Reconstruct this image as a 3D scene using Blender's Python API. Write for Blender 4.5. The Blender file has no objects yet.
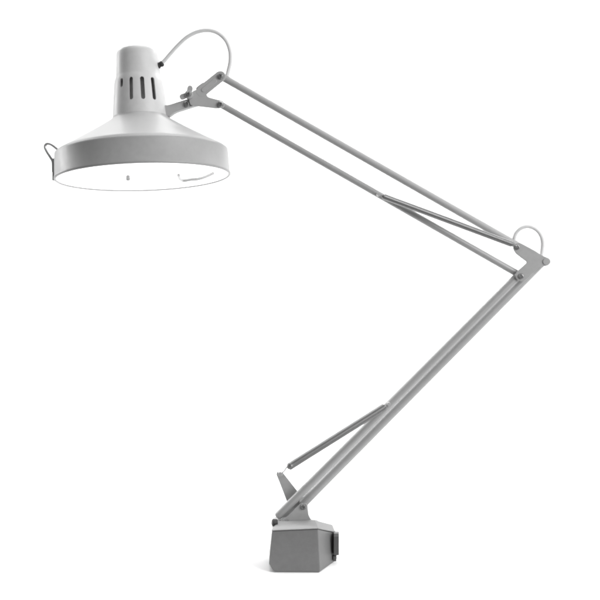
import bpy, bmesh, math, random
from mathutils import Vector, Matrix
random.seed(4)
R = math.radians
scene = bpy.context.scene
col = scene.collection

# ------------------------------------------------------------------ scale
S = 0.00155            # metres per photo pixel in the plane of the lamp's arms (y = 0)
D = 1.60               # camera distance to that plane
YF = -0.045            # front face of the clamp base
H = (573-300)*S*(D+YF)/D   # camera height above the table

def P(px, py, y=0.0):
    k = S*(D+y)/D
    return Vector(((px-300)*k, y, H-(py-300)*k))

BASE = Vector((P(300, 573, 0).x, 0.0, 0.0))

# ------------------------------------------------------------------ materials
def mat(name, base, rough=0.4, metal=0.0, coat=0.0, mottling=0.03, bump=0.05, scale=130, emit=0.0):
    m = bpy.data.materials.new(name); m.use_nodes = True
    nt = m.node_tree; b = nt.nodes['Principled BSDF']
    b.inputs['Roughness'].default_value = rough
    b.inputs['Metallic'].default_value = metal
    b.inputs['Coat Weight'].default_value = coat
    b.inputs['Coat Roughness'].default_value = 0.25
    tc = nt.nodes.new('ShaderNodeTexCoord')
    n = nt.nodes.new('ShaderNodeTexNoise'); n.inputs['Scale'].default_value = scale; n.inputs['Detail'].default_value = 5
    nt.links.new(tc.outputs['Object'], n.inputs['Vector'])
    cr = nt.nodes.new('ShaderNodeMapRange')
    cr.inputs['From Min'].default_value = 0.3; cr.inputs['From Max'].default_value = 0.7
    cr.inputs['To Min'].default_value = base*(1-mottling); cr.inputs['To Max'].default_value = base*(1+mottling)
    nt.links.new(n.outputs['Fac'], cr.inputs['Value'])
    cc = nt.nodes.new('ShaderNodeCombineColor')
    for k in ('Red', 'Green', 'Blue'):
        nt.links.new(cr.outputs['Result'], cc.inputs[k])
    nt.links.new(cc.outputs['Color'], b.inputs['Base Color'])
    rr = nt.nodes.new('ShaderNodeMapRange')
    rr.inputs['To Min'].default_value = max(0.02, rough-0.1); rr.inputs['To Max'].default_value = min(1, rough+0.1)
    nt.links.new(n.outputs['Fac'], rr.inputs['Value']); nt.links.new(rr.outputs['Result'], b.inputs['Roughness'])
    if bump:
        n2 = nt.nodes.new('ShaderNodeTexNoise'); n2.inputs['Scale'].default_value = 900; n2.inputs['Detail'].default_value = 2
        nt.links.new(tc.outputs['Object'], n2.inputs['Vector'])
        bp = nt.nodes.new('ShaderNodeBump'); bp.inputs['Strength'].default_value = bump; bp.inputs['Distance'].default_value = 0.0006
        nt.links.new(n2.outputs['Fac'], bp.inputs['Height']); nt.links.new(bp.outputs['Normal'], b.inputs['Normal'])
    if emit:
        b.inputs['Emission Color'].default_value = (1, 1, 1, 1); b.inputs['Emission Strength'].default_value = emit
    return m

M_ENAMEL = mat('light_grey_enamel', 0.345, 0.58, coat=0.05)
M_CAP = mat('light_grey_enamel_lit', 0.49, 0.5, coat=0.1)  # same paint as the shade, colour lightened for light on the cap
M_BAND = mat('grey_rim_enamel', 0.30, 0.5, coat=0.06)
M_ROD = mat('grey_enamel_rod', 0.31, 0.38, coat=0.15)
M_BASE = mat('dark_grey_enamel', 0.135, 0.5, bump=0.25, mottling=0.05)
M_COVER_TOPLIT = mat('toplit_cover_enamel', 0.23, 0.45, bump=0.15)  # base paint lightened; light from above is put into the colour
M_SPRING = mat('spring_steel', 0.24, 0.42, metal=0.75, bump=0)
M_SCREW = mat('dark_screw_steel', 0.20, 0.4, metal=0.7, bump=0)
M_JAW = mat('charcoal_jaw', 0.055, 0.5, bump=0.1)
M_DARK = mat('black_rubber', 0.02, 0.6)
M_CORD = mat('pale_cord_vinyl', 0.62, 0.5)
M_LENS = mat('lit_opal_lens', 0.85, 0.5, emit=1.15, bump=0)
M_WHITE = mat('matt_white_sweep', 0.94, 0.9, mottling=0.01, bump=0)
M_SOCKET = mat('grey_socket', 0.50, 0.6)
M_WIRE = mat('wire_steel', 0.38, 0.35, metal=0.5, bump=0)
M_PIN = mat('grey_pin', 0.30, 0.5, bump=0)
M_CLIP = mat('pale_grey_clip', 0.42, 0.4, bump=0)

# ------------------------------------------------------------------ helpers
def link(name, bm, m, parent=None, smooth=True, bevel=0.0, angle=35, world=False):
    bmesh.ops.remove_doubles(bm, verts=bm.verts, dist=1e-6)
    bmesh.ops.recalc_face_normals(bm, faces=bm.faces)
    if not world:
        bmesh.ops.translate(bm, verts=bm.verts, vec=-BASE)
    me = bpy.data.meshes.new(name); bm.to_mesh(me); bm.free()
    me.materials.append(m)
    o = bpy.data.objects.new(name, me); col.objects.link(o)
    if parent: o.parent = parent
    if smooth:
        for p in me.polygons: p.use_smooth = True
        me.set_sharp_from_angle(angle=R(angle))
    if bevel:
        b = o.modifiers.new('bevel', 'BEVEL'); b.width = bevel; b.segments = 3; b.limit_method = 'ANGLE'; b.angle_limit = R(30)
        b.harden_normals = True
    return o

def add_prism(bm, pts, y0, y1):
    """polygon of photo points, extruded between two depths"""
    ym = (y0+y1)/2
    w = [P(x, z, ym) for x, z in pts]
    a = [bm.verts.new((v.x, y0, v.z)) for v in w]
    b = [bm.verts.new((v.x, y1, v.z)) for v in w]
    bm.faces.new(a); bm.faces.new(b[::-1])
    n = len(w)
    for i in range(n):
        j = (i+1) % n
        bm.faces.new((a[i], b[i], b[j], a[j]))

def rounded(pts, r, seg=5):
    """round every corner of a polygon (photo px)"""
    out = []
    n = len(pts)
    for i in range(n):
        p0 = Vector(pts[i-1]); p = Vector(pts[i]); p1 = Vector(pts[(i+1) % n])
        a = (p0-p); b = (p1-p)
        rr = min(r, a.length*0.45, b.length*0.45)
        s = p+a.normalized()*rr; e = p+b.normalized()*rr
        for k in range(seg+1):
            t = k/seg
            out.append(tuple((1-t)**2*s+2*t*(1-t)*p+t*t*e))
    return out

def bar_poly(a, b, w, seg=8):
    """stadium outline between two photo points"""
    a = Vector(a); b = Vector(b); d = (b-a).normalized(); n = Vector((-d.y, d.x)); h = w/2
    out = []
    for k in range(seg+1):
        t = math.pi/2+math.pi*k/seg
        out.append(tuple(a+d*math.cos(t)*h+n*math.sin(t)*h))
    for k in range(seg+1):
        t = -math.pi/2+math.pi*k/seg
        out.append(tuple(b+d*math.cos(t)*h+n*math.sin(t)*h))
    return out

def frame(d):
    d = d.normalized()
    up = Vector((0, 1, 0)) if abs(d.y) < 0.9 else Vector((1, 0, 0))
    u = d.cross(up).normalized(); v = d.cross(u).normalized()
    return u, v

def add_tube(bm, pts, r, seg=12, closed_ends=True):
    rings = []
    u = v = None
    for i, p in enumerate(pts):
        d = (pts[min(i+1, len(pts)-1)]-pts[max(i-1, 0)]).normalized()
        if u is None: u, v = frame(d)
        else:
            u = (u-d*u.dot(d)).normalized(); v = d.cross(u)
        rad = r[i] if isinstance(r, (list, tuple)) else r
        rings.append([bm.verts.new(p+(u*math.cos(2*math.pi*k/seg)+v*math.sin(2*math.pi*k/seg))*rad) for k in range(seg)])
    for a, b in zip(rings, rings[1:]):
        for k in range(seg):
            bm.faces.new((a[k], a[(k+1) % seg], b[(k+1) % seg], b[k]))
    if closed_ends:
        bm.faces.new(rings[0][::-1]); bm.faces.new(rings[-1])

def rod_pts(a, b, r, e=0.8):
    """points and radii of a straight rod with softly rounded ends"""
    d = (b-a).normalized()
    q = [(e*r*(1-math.cos(math.pi/2*k/5)), r*(0.25+0.75*math.sin(math.pi/2*k/5))) for k in range(6)]
    pts = [a+d*x for x, _ in q]+[b-d*x for x, _ in q[::-1]]
    rad = [w for _, w in q]+[w for _, w in q[::-1]]
    return pts, rad

def spline(pts, n=8):
    out = []
    q = [pts[0]*2-pts[1]]+pts+[pts[-1]*2-pts[-2]]
    for i in range(1, len(q)-2):
        p0, p1, p2, p3 = q[i-1:i+3]
        for k in range(n):
            t = k/n
            out.append(0.5*((2*p1)+(p2-p0)*t+(2*p0-5*p1+4*p2-p3)*t*t+(3*p1-p0-3*p2+p3)*t**3))
    out.append(pts[-1])
    return out

def add_lathe(bm, prof, M, seg=96, close=False):
    """prof = [(r, t)] in photo px about the local z axis"""
    rings = []
    for r, t in prof:
        if r < 1e-4:
            rings.append([bm.verts.new(M @ Vector((0, 0, t*S)))])
        else:
            rings.append([bm.verts.new(M @ Vector((r*S*math.cos(2*math.pi*k/seg), r*S*math.sin(2*math.pi*k/seg), t*S))) for k in range(seg)])
    prs = list(zip(rings, rings[1:]))
    if close: prs.append((rings[-1], rings[0]))
    for a, b in prs:
        for k in range(seg):
            k2 = (k+1) % seg
            if len(a) == 1 and len(b) == 1: continue
            if len(a) == 1: bm.faces.new((a[0], b[k], b[k2]))
            elif len(b) == 1: bm.faces.new((a[k], a[k2], b[0]))
            else: bm.faces.new((a[k], a[k2], b[k2], b[k]))

def along(p, d):
    """matrix whose z axis is d, at p"""
    u, v = frame(d)
    m = Matrix((u, d.normalized().cross(u), d.normalized())).transposed().to_4x4()
    m.translation = p
    return m

def screw(px, py, y, r, parent, m=M_SCREW, name='screw', slot_angle=30):
    """round screw head facing the camera, its slot a real groove"""
    bm = bmesh.new()
    Mx = along(P(px, py, y), Vector((0, -1, 0)))
    add_lathe(bm, [(0, 0.5), (r*0.42, 0.5), (r*0.48, 1.45), (r*0.8, 1.2), (r, 0.3), (r, -1.0), (0, -1.0)], Mx, 20)
    return link(name, bm, m, parent)

def washer_boss(bm, px, py, y0, y1, r):
    Mx = along(P(px, py, y0), Vector((0, 1, 0)))
    L = (y1-y0)/S
    add_lathe(bm, [(0, 0), (r*0.9, 0), (r, L*0.06), (r, L*0.94), (r*0.9, L), (0, L)], Mx, 24)

def helix(a, b, r, pitch, wire, hook_a=None, hook_b=None):
    d = (b-a); L = d.length; d.normalize(); u, v = frame(d)
    turns = L/pitch; n = int(turns*14)
    pts = [a+d*L*i/n+(u*math.cos(2*math.pi*turns*i/n)+v*math.sin(2*math.pi*turns*i/n))*r*min(1.0, 0.35+0.65*min(i, n-i)/22.0) for i in range(n+1)]
    if hook_a is not None: pts = [hook_a, hook_a*0.5+a*0.5]+pts
    if hook_b is not None: pts = pts+[hook_b*0.5+b*0.5, hook_b]
    bm = bmesh.new(); add_tube(bm, pts, wire, 6)
    return bm

# ------------------------------------------------------------------ the lamp
lamp = bpy.data.objects.new('desk_lamp', None); col.objects.link(lamp)
lamp.location = BASE
lamp.empty_display_size = 0.05
lamp['label'] = 'light grey swing-arm desk lamp with wide round shade, sprung rods and heavy clamp base'
lamp['category'] = 'desk lamp'

# ---- shade: axis leans a little, opening turned slightly to the viewer
axis = Vector((-math.sin(R(3.0)), math.sin(R(2.2)), 1)).normalized()
xa = Vector((1, 0, 0)); xa = (xa-axis*xa.dot(axis)).normalized(); ya = axis.cross(xa)
MS = Matrix((xa, ya, axis)).transposed().to_4x4(); MS.translation = P(143.3, 178, 0)

bm = bmesh.new()
out = [(85.6, 25.4), (84.4, 27.6), (80, 29.9), (70, 35.2), (58, 41.9), (46, 48.6), (36, 54.4), (30, 58.2), (28.2, 59.7), (27.6, 61.2)]
out = [(r*0.986 if r > 40 else r, t) for r, t in out]
inn = [(r-0.9, t-1.1) for r, t in out][::-1]
add_lathe(bm, out+inn, MS, 128, close=True)
shade = link('shade', bm, M_ENAMEL, lamp, angle=50)

bm = bmesh.new()
add_lathe(bm, [(r*0.986, t) for r, t in ((86.0, 26.2), (86.9, 25.6), (87.2, 24.2), (87.9, 3), (88.5, 2.2), (88.7, 1.0), (88.5, 0.2), (87.6, -0.3), (86.6, -0.2), (86.1, 0.6), (86.0, 2.6), (85.4, 24), (85.2, 25.6))], MS, 128, close=True)
link('rim_band', bm, M_BAND, shade, angle=50)

# opal lens that glows white, shallow dome with concentric steps
bm = bmesh.new()
prof = [(84.9, 2.0)]
for k in range(16, -1, -1):
    r = 84.8*k/16
    prof.append((r, 0.9-0.9*(1-(r/84.8)**2)+(0.12 if k % 2 else 0)))
prof += [(0, 3.0), (84.9, 3.0)]
add_lathe(bm, prof, MS, 96, close=True)
lens = link('lens', bm, M_LENS, shade, angle=60)

def on_rim_plane(px, py, t):
    """where the sight line of a photo point meets the plane t px up the shade's axis"""
    c = Vector((0, -D, H)); d = P(px, py, 0)-c
    q = MS @ Vector((0, 0, t*S))
    return c+d*((q-c).dot(axis)/d.dot(axis))

# small turn pin hanging from the lens
bm = bmesh.new()
pc = on_rim_plane(128, 177, -1.5)
Mp = MS.copy(); Mp.translation = pc
add_lathe(bm, [(0, 4), (1.0, 4), (1.0, 1.6), (1.9, 1.2), (2.1, -2.6), (1.5, -3.4), (0, -3.5)], Mp, 16)
link('lens_pin', bm, M_PIN, shade)
# bent spring clip that holds the lens
bm = bmesh.new()
wp = [on_rim_plane(x, y, -1.2) for x, y in ((178.6, 175), (179.6, 178.6), (182.4, 180.6), (186, 180.4), (192, 179.4), (198, 179.0), (205, 177.0), (213, 173.4))]
add_tube(bm, spline(wp), 1.5*S, 10)
link('lens_clip', bm, M_CLIP, shade)

# latch wire and keeper at the left of the rim
bm = bmesh.new()
ly = -0.02
wp = [P(61, 153, ly), P(55.5, 147.6, ly), P(50.5, 144.2, ly), P(46.6, 144.0, ly), P(44.9, 146.8, ly), P(46.8, 151.6, ly), P(50.2, 157, ly), P(52.6, 161.5, ly), P(53.4, 168, ly)]
add_tube(bm, spline(wp), 1.35*S, 10)
latch = link('latch_wire', bm, M_WIRE, shade)
bm = bmesh.new()
add_prism(bm, rounded([(52.4, 159), (56.2, 158.6), (55.8, 172.5), (52.6, 173)], 1.2), ly-0.006, ly+0.006)
add_prism(bm, rounded([(52.7, 172), (55.4, 172), (55.0, 180.5), (52.7, 181)], 1.2), ly-0.004, ly+0.004)
link('latch_keeper', bm, M_WIRE, shade, bevel=0.0006)

# ---- vented cap: hollow, with real slots through its wall
bm = bmesh.new()
o_ = [(27.6, 60.4), (27.4, 63), (26.6, 73), (25.6, 84), (24.5, 95), (24.0, 98.2), (23.0, 100.6), (22.4, 103), (22.0, 110), (21.2, 122), (20.9, 125.6), (20.0, 128.0), (17.5, 129.8), (9, 132.2), (3, 133.4), (0, 133.6)]
i_ = [(0, 131.8), (9, 130.4), (17, 128), (19.2, 125), (20.3, 110), (22.4, 98), (25.6, 68), (26.0, 60.4)]
add_lathe(bm, o_+i_, MS, 96, close=True)
cap = link('vent_cap', bm, M_CAP, lamp, angle=40)
bm = bmesh.new()
for k in range(14):
    if k in (2, 3, 11): continue                       # the side where the arm's link is fixed has none
    a = R(-90+16+k*25.714)
    dx = Vector((math.cos(a), math.sin(a), 0)); tx = Vector((-math.sin(a), math.cos(a), 0))
    ring = []
    w = 2.0; t0, t1 = (87.5 if k == 12 else 73.5), 96.5
    for q in range(9):
        th = math.pi*q/8; ring.append((w*math.cos(th), t1-w+w*math.sin(th)))
    for q in range(9):
        th = math.pi+math.pi*q/8; ring.append((w*math.cos(th), t0+w+w*math.sin(th)))
    A = [bm.verts.new(MS @ ((dx*19+tx*x+Vector((0, 0, z)))*S)) for x, z in ring]
    B = [bm.verts.new(MS @ ((dx*32+tx*x+Vector((0, 0, z)))*S)) for x, z in ring]
    bm.faces.new(A); bm.faces.new(B[::-1])
    for q in range(len(ring)):
        q2 = (q+1) % len(ring); bm.faces.new((A[q], B[q], B[q2], A[q2]))
cutter = link('cutter', bm, M_ENAMEL, lamp, smooth=False)
bo = cap.modifiers.new('slots', 'BOOLEAN'); bo.operation = 'DIFFERENCE'; bo.solver = 'EXACT'; bo.object = cutter
bpy.context.view_layer.update()
dg = bpy.context.evaluated_depsgraph_get()
me = bpy.data.meshes.new_from_object(cap.evaluated_get(dg))
cap.modifiers.clear(); cap.data = me
bpy.data.objects.remove(cutter)
for p in me.polygons: p.use_smooth = True
me.set_sharp_from_angle(angle=R(35))
# socket inside the cap
bm = bmesh.new()
add_lathe(bm, [(0, 118), (13, 118), (17, 112), (19, 70), (24, 61), (24, 58), (0, 58)], MS, 48)
link('socket', bm, M_SOCKET, cap)

# grommet and cord to the arm
bm = bmesh.new()
gd = (P(167, 58)-P(158, 66.5)).normalized()
add_lathe(bm, [(0, -3), (3.2, -3), (3.4, -1.2), (2.6, -0.6), (2.6, 0.6), (3.1, 1.0), (2.8, 2.8), (2.0, 3.6), (0, 3.6)], along(P(160.2, 64.6), Vector((1, -0.1, 0.45))), 20)
link('cord_grommet', bm, M_DARK, cap)
bm = bmesh.new()
wp = [P(159.5, 65.2, 0), P(164.5, 60.6, -.001), P(171, 53, -.003), P(178.5, 44.8, -.006), P(187, 37.2, -.009), P(197, 32, -.011), P(208, 30.2, -.012), P(218, 33, -.011), P(226, 40.5, -.009), P(230, 51, -.006), P(230.2, 62, -.003), P(228, 72, 0), P(226.2, 80.5, 0)]
add_tube(bm, spline(wp), 2.1*S, 12)
link('cord', bm, M_CORD, lamp)
bm = bmesh.new()
wp = [P(515.5, 247, 0), P(514.2, 241, -.001), P(515.6, 234, -.002), P(520.6, 228.4, -.004), P(527.6, 226.3, -.005), P(535, 228.6, -.005), P(540.4, 234.4, -.004), P(542.6, 242, -.002), P(542.2, 250, 0), P(541, 259, 0)]
add_tube(bm, spline(wp), 2.0*S, 12)
link('cord', bm, M_CORD, lamp)

# ---- head bracket: link from the cap, U bracket, wing nut
bm = bmesh.new()
add_prism(bm, rounded([(162.5, 106.5), (170, 105.4), (187, 100.0), (199, 98.4), (201, 104.8), (189, 108.4), (176, 112.5), (169, 117.5), (163.5, 117.5)], 2.5), -0.0075, 0.0075)
neck = link('shade_neck', bm, M_ENAMEL, lamp, bevel=0.0012)
screw(186.8, 104.2, -0.009, 3.0, neck)
bm = bmesh.new()
for y0 in (-0.0115, 0.0085):
    add_prism(bm, bar_poly((220.3, 76.4), (201.5, 91.5), 10.8), y0, y0+0.003)
    add_prism(bm, rounded([(193, 90.5), (206, 88), (207, 97), (224, 101.4), (224.5, 107.6), (217, 108.6), (200, 106.6), (190, 105.5), (188.5, 97)], 3), y0+0.0002, y0+0.0028)
add_prism(bm, rounded([(196.5, 88.5), (204, 83), (209, 90), (204, 96.8), (197, 97)], 1.5), -0.0084, 0.0084)
add_prism(bm, bar_poly((214.6, 81.0), (203.6, 89.9), 4.6), -0.0124, -0.0105)
head = link('head_bracket', bm, M_ENAMEL, lamp, bevel=0.0008)
screw(220.5, 76.4, -0.0135, 2.7, head)
screw(220.5, 104.4, -0.0135, 2.9, head)
# wing nut
bm = bmesh.new()
washer_boss(bm, 188.6, 94.2, -0.021, -0.0075, 4.0)
def lobe(bm, a, b, wa, wb, y0, y1):
    a = Vector(a); b = Vector(b); d = (b-a).normalized(); n = Vector((-d.y, d.x))
    ring = [tuple(a+n*wa), tuple(b+n*wb-d*wb*0.4), tuple(b+n*wb*0.6+d*wb*0.5), tuple(b-n*wb*0.6+d*wb*0.5), tuple(b-n*wb-d*wb*0.4), tuple(a-n*wa)]
    add_prism(bm, rounded(ring, 1.4), y0, y1)
lobe(bm, (189, 92.5), (190.4, 87.2), 2.2, 2.8, -0.0185, -0.0135)
lobe(bm, (187, 95), (181.2, 97.3), 2.2, 2.8, -0.0185, -0.0135)
wing = link('wing_nut', bm, M_ENAMEL, lamp, bevel=0.0008)
screw(188.6, 94.2, -0.0225, 2.5, wing)

# ---- upper rods
def rod(a, b, w, y, name, m=M_ROD):
    bm = bmesh.new()
    pts, rad = rod_pts(P(*a, y), P(*b, y), w*S/2)
    add_tube(bm, pts, rad, 24)
    return link(name, bm, m, lamp, angle=50)
rod((219.2, 75.2), (519.5, 246.6), 7.4, 0, 'upper_rod', M_ENAMEL)
rod((219.4, 103.6), (523.4, 277.2), 6.9, 0, 'upper_rod')

# ---- elbow
bm = bmesh.new()
elb = [(512.6, 247.8), (514.6, 243.2), (519.6, 242.6), (527, 246.5), (535, 250.9), (543, 256), (549.2, 258.4), (551, 262.0), (548.0, 265.6), (540.5, 266.8), (532.5, 273.4), (526, 280), (521.5, 281.8), (515.8, 279.0), (515.4, 273.2), (521.5, 267.4), (527.4, 262.2), (522.5, 258.8), (515.5, 253.4)]
for y0 in (-0.0145, 0.0145):
    add_prism(bm, rounded(elb, 2.2, 4), y0, y0+0.003)
elbow = link('elbow_bracket', bm, M_ROD, lamp, bevel=0.0008)
screw(517.4, 247.2, -0.0158, 2.4, elbow)
screw(521.2, 276.2, -0.0158, 2.7, elbow)
bm = bmesh.new()
washer_boss(bm, 546.4, 261.6, -0.0159, 0.0190, 3.6)
link('elbow_pivot', bm, M_ROD, elbow)

# ---- lower rods
rod((276.6, 517.4), (523.4, 270.6), 8.3, -0.0042, 'lower_rod')
rod((300.9, 505.5), (544.2, 259.6), 9.1, 0.0062, 'lower_rod')

# ---- base bracket
bm = bmesh.new()
plate = [(276.2, 474.2), (277.6, 471.2), (281.6, 471.4), (284.6, 474.6), (297, 490.5), (307.4, 502.6), (308.6, 514.8), (311, 519.4), (319, 522.0), (319, 526.5), (279, 527.5), (280.5, 518), (287.5, 503), (284, 494), (279.6, 482.5)]
for y0 in (-0.0145, 0.0145):
    if y0 < 0:
        pl = [(281, 520.4), (287, 516.5), (297, 506.5), (300.6, 503.2), (307.0, 503.4), (308.6, 514.8), (311, 519.4), (319, 522.0), (319, 526.5), (279, 527.5)]
    else:
        pl = plate
    add_prism(bm, rounded(pl, 1.6, 4), y0, y0+0.0032)
brk = link('base_bracket', bm, M_ROD, lamp, bevel=0.0008)
screw(303.4, 506.8, -0.0158, 2.9, brk)
screw(287.4, 522.0, -0.0158, 2.2, brk)
bm = bmesh.new()
washer_boss(bm, 280.2, 474.4, -0.0175, 0.0165, 2.3)
link('spring_pin', bm, M_ROD, brk)
bm = bmesh.new()
washer_boss(bm, 283.2, 511.0, 0.0, 0.0150, 2.0)
link('pivot_boss', bm, M_ROD, brk)

# ---- springs (tight coils)
SY = -0.0165
bm = helix(P(287.6, 467.6, SY), P(385.6, 406.0, SY), 3.35*S, 0.00168, 0.00092, P(281.2, 474.0, SY), P(389.0, 403.8, SY+.004))
link('spring', bm, M_SPRING, lamp)
SU = -0.0165
bm = helix(P(382.2, 196.0, SU), P(513, 244.6, SU), 2.55*S, 0.00160, 0.00088, P(379, 194.2, SU+.003), P(517, 247, SU))
link('spring', bm, M_SPRING, lamp)
# collars on the rods that the springs hook to
for (x, y, w, yy) in ((388.8, 404.2, 1.8, -0.0175), (378.6, 193.9, 1.9, -0.0175)):
    bm = bmesh.new(); washer_boss(bm, x, y, yy, 0.003, w)
    link('spring_stud', bm, M_ENAMEL, lamp)

# ---- clamp base
def ring(v): return [P(x, z, y) if z is not None else None for x, z, y in v]
bm = bmesh.new()
def BP(px, y, z):
    k = S*(D+y)/D
    return Vector(((px-300)*k, y, z))
rings = [
    [BP(276.0, YF+.004, 0), BP(319.0, YF+.002, 0), BP(336.2, .030, 0), BP(325, .052, 0), BP(279, .052, 0), BP(274, .030, 0)],
    [BP(273.0, YF, .0035), BP(319.8, YF, .0028), BP(337.0, .030, .0035), BP(325.5, .054, .0035), BP(277, .054, .0035), BP(271.5, .032, .0035)],
    [BP(269.0, YF+.001, .0135), BP(319.8, YF, .008), BP(337.0, .030, .008), BP(325.5, .055, .008), BP(275, .055, .0135), BP(269.5, .032, .0135)],
    [BP(272.2, YF+.0015, .0625), BP(317.9, YF, .0660), BP(335.4, .030, .0432), BP(325, .053, .042), BP(276, .053, .060), BP(272.6, .032, .0622)],
    [BP(272.8, YF+.004, .0650), BP(317.4, YF+.003, .0690), BP(334.8, .028, .0468), BP(324.5, .051, .046), BP(277, .051, .0635), BP(273.2, .031, .0655)],
    [BP(277.5, YF+.022, .0705), BP(315.5, YF+.022, .0735), BP(332.5, .026, .0560), BP(322, .046, .0555), BP(281, .046, .0695), BP(278, .028, .0705)],
]
def stack(rs):
    bm = bmesh.new()
    vr = [[bm.verts.new(p) for p in r] for r in rs]
    for a, b in zip(vr, vr[1:]):
        for k in range(6):
            k2 = (k+1) % 6
            bm.faces.new((a[k], a[k2], b[k2], b[k]))
    bm.faces.new(vr[0][::-1]); bm.faces.new(vr[-1])
    return bm
bm.free()
base = link('clamp_base', stack(rings[:4]), M_BASE, lamp, bevel=0.0012)
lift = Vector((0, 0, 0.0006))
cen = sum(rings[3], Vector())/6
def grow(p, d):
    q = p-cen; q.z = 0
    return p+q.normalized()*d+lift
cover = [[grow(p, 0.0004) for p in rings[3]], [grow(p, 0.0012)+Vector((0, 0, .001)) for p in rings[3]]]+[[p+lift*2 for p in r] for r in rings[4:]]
link('base_cover_toplit', stack(cover), M_COVER_TOPLIT, base, bevel=0.001)  # top of the base, its brightness under overhead light painted in
# low block the bracket stands on
bm = bmesh.new()
add_prism(bm, rounded([(279.5, 521.6), (317.6, 522.4), (319.5, 525), (319.8, 532), (277.5, 532), (277.8, 524)], 1.4), -0.0195, 0.0215)
link('bracket_foot', bm, M_COVER_TOPLIT, base, bevel=0.0012)
# dark jaw plate of the clamp standing off the right end, with its stub below
bm = bmesh.new()
def slab(x0, x1, y0, y1, prof):
    lo = [BP(x0, y0+(y1-y0)*u, z) for u, z in prof]; dx = Vector(((x1-x0)*S, 0, 0))
    A = [bm.verts.new(p) for p in lo]; B = [bm.verts.new(p+dx) for p in lo]
    bm.faces.new(A); bm.faces.new(B[::-1])
    for k in range(len(A)):
        k2 = (k+1) % len(A); bm.faces.new((A[k], B[k], B[k2], A[k2]))
slab(333.6, 339.0, 0.000, 0.032, [(0, .020), (.12, .0145), (.88, .0145), (1, .020), (1, .041), (.85, .0465), (.15, .0485), (0, .044)])
slab(333.0, 336.4, 0.006, 0.028, [(0, .0045), (1, .0045), (1, .013), (0, .013)])
link('clamp_jaw', bm, M_JAW, base, bevel=0.001)
bm = bmesh.new()
Mk = along(BP(277.0, -.024, .0712), Vector((-1, -0.3, 0.1)))
add_lathe(bm, [(0, 0), (3.2, 0), (3.6, 0.6), (3.6, 4.2), (2.8, 5), (0, 5)], Mk, 20)
link('set_screw', bm, M_DARK, base)

# ------------------------------------------------------------------ white sweep: table run up into a wall
bm = bmesh.new()
prof = [(-0.24, -0.004), (0.85, -0.004)]
for k in range(1, 25):
    t = R(90*k/24); prof.append((0.85+0.55*math.sin(t), -0.004+0.55*(1-math.cos(t))))
prof.append((1.40, 2.3))
W = 2.2
for (y0, z0), (y1, z1) in zip(prof, prof[1:]):
    f = bm.faces.new([bm.verts.new(v) for v in ((-W, y0, z0), (W, y0, z0), (W, y1, z1), (-W, y1, z1))])
bmesh.ops.translate(bm, verts=bm.verts, vec=(0, 0, 0.004))
bm2 = bm
sweep = link('backdrop', bm2, M_WHITE, world=True, angle=60)
for f in sweep.data.polygons: pass
so = sweep.modifiers.new('thick', 'SOLIDIFY'); so.thickness = 0.006; so.offset = 1 if sweep.data.polygons[0].normal.z < 0 else -1
sweep['kind'] = 'structure'
sweep['label'] = 'plain white studio sweep running up behind the lamp'
sweep['category'] = 'backdrop'

# ------------------------------------------------------------------ lights
def area(name, loc, target, w, h, power):
    d = bpy.data.lights.new(name, 'AREA'); d.shape = 'RECTANGLE'; d.size = w; d.size_y = h; d.energy = power
    o = bpy.data.objects.new(name, d); col.objects.link(o); o.location = loc
    o.rotation_euler = (Vector(target)-Vector(loc)).to_track_quat('-Z', 'Y').to_euler()
    return o
area('softbox_top', (0.10, 0.15, 4.0), (0.0, 0.25, 0.0), 2.2, 2.0, 80)
area('softbox_right', (2.0, -1.75, 1.22), (-0.1, 0.0, 0.5), 1.9, 1.7, 80)
fl = area('floor_backdrop_fill', (-0.25, 0.60, 1.36), (0, 0, 0), 2.6, 0.25, 33)  # unseen light, added to whiten floor and backdrop
fl.rotation_euler = (R(4), 0, 0)
area('floor_fill_left', (-1.75, 0.75, 0.95), (-0.25, 0.0, 0.0), 0.5, 0.7, 15)  # unseen light, added to wash out the base's shadow on the left

w = bpy.data.worlds.new('World'); scene.world = w; w.use_nodes = True
bg = w.node_tree.nodes['Background']; bg.inputs['Color'].default_value = (1, 1, 1, 1); bg.inputs['Strength'].default_value = 0.26

# ------------------------------------------------------------------ camera
c = bpy.data.cameras.new('camera'); cam = bpy.data.objects.new('camera', c); col.objects.link(cam)
cam.location = (0, -D, H); cam.rotation_euler = (R(90), 0, 0)
c.sensor_width = 36; c.lens = 36*D/(600*S); c.clip_end = 100; c.clip_start = 0.05
scene.camera = cam
scene.view_settings.view_transform = 'Standard'; scene.view_settings.look = 'None'
scene.view_settings.exposure = 0; scene.view_settings.gamma = 1
scene.cycles.use_denoising = True
scene.cycles.max_bounces = 8
scene.cycles.filter_width = 2.0
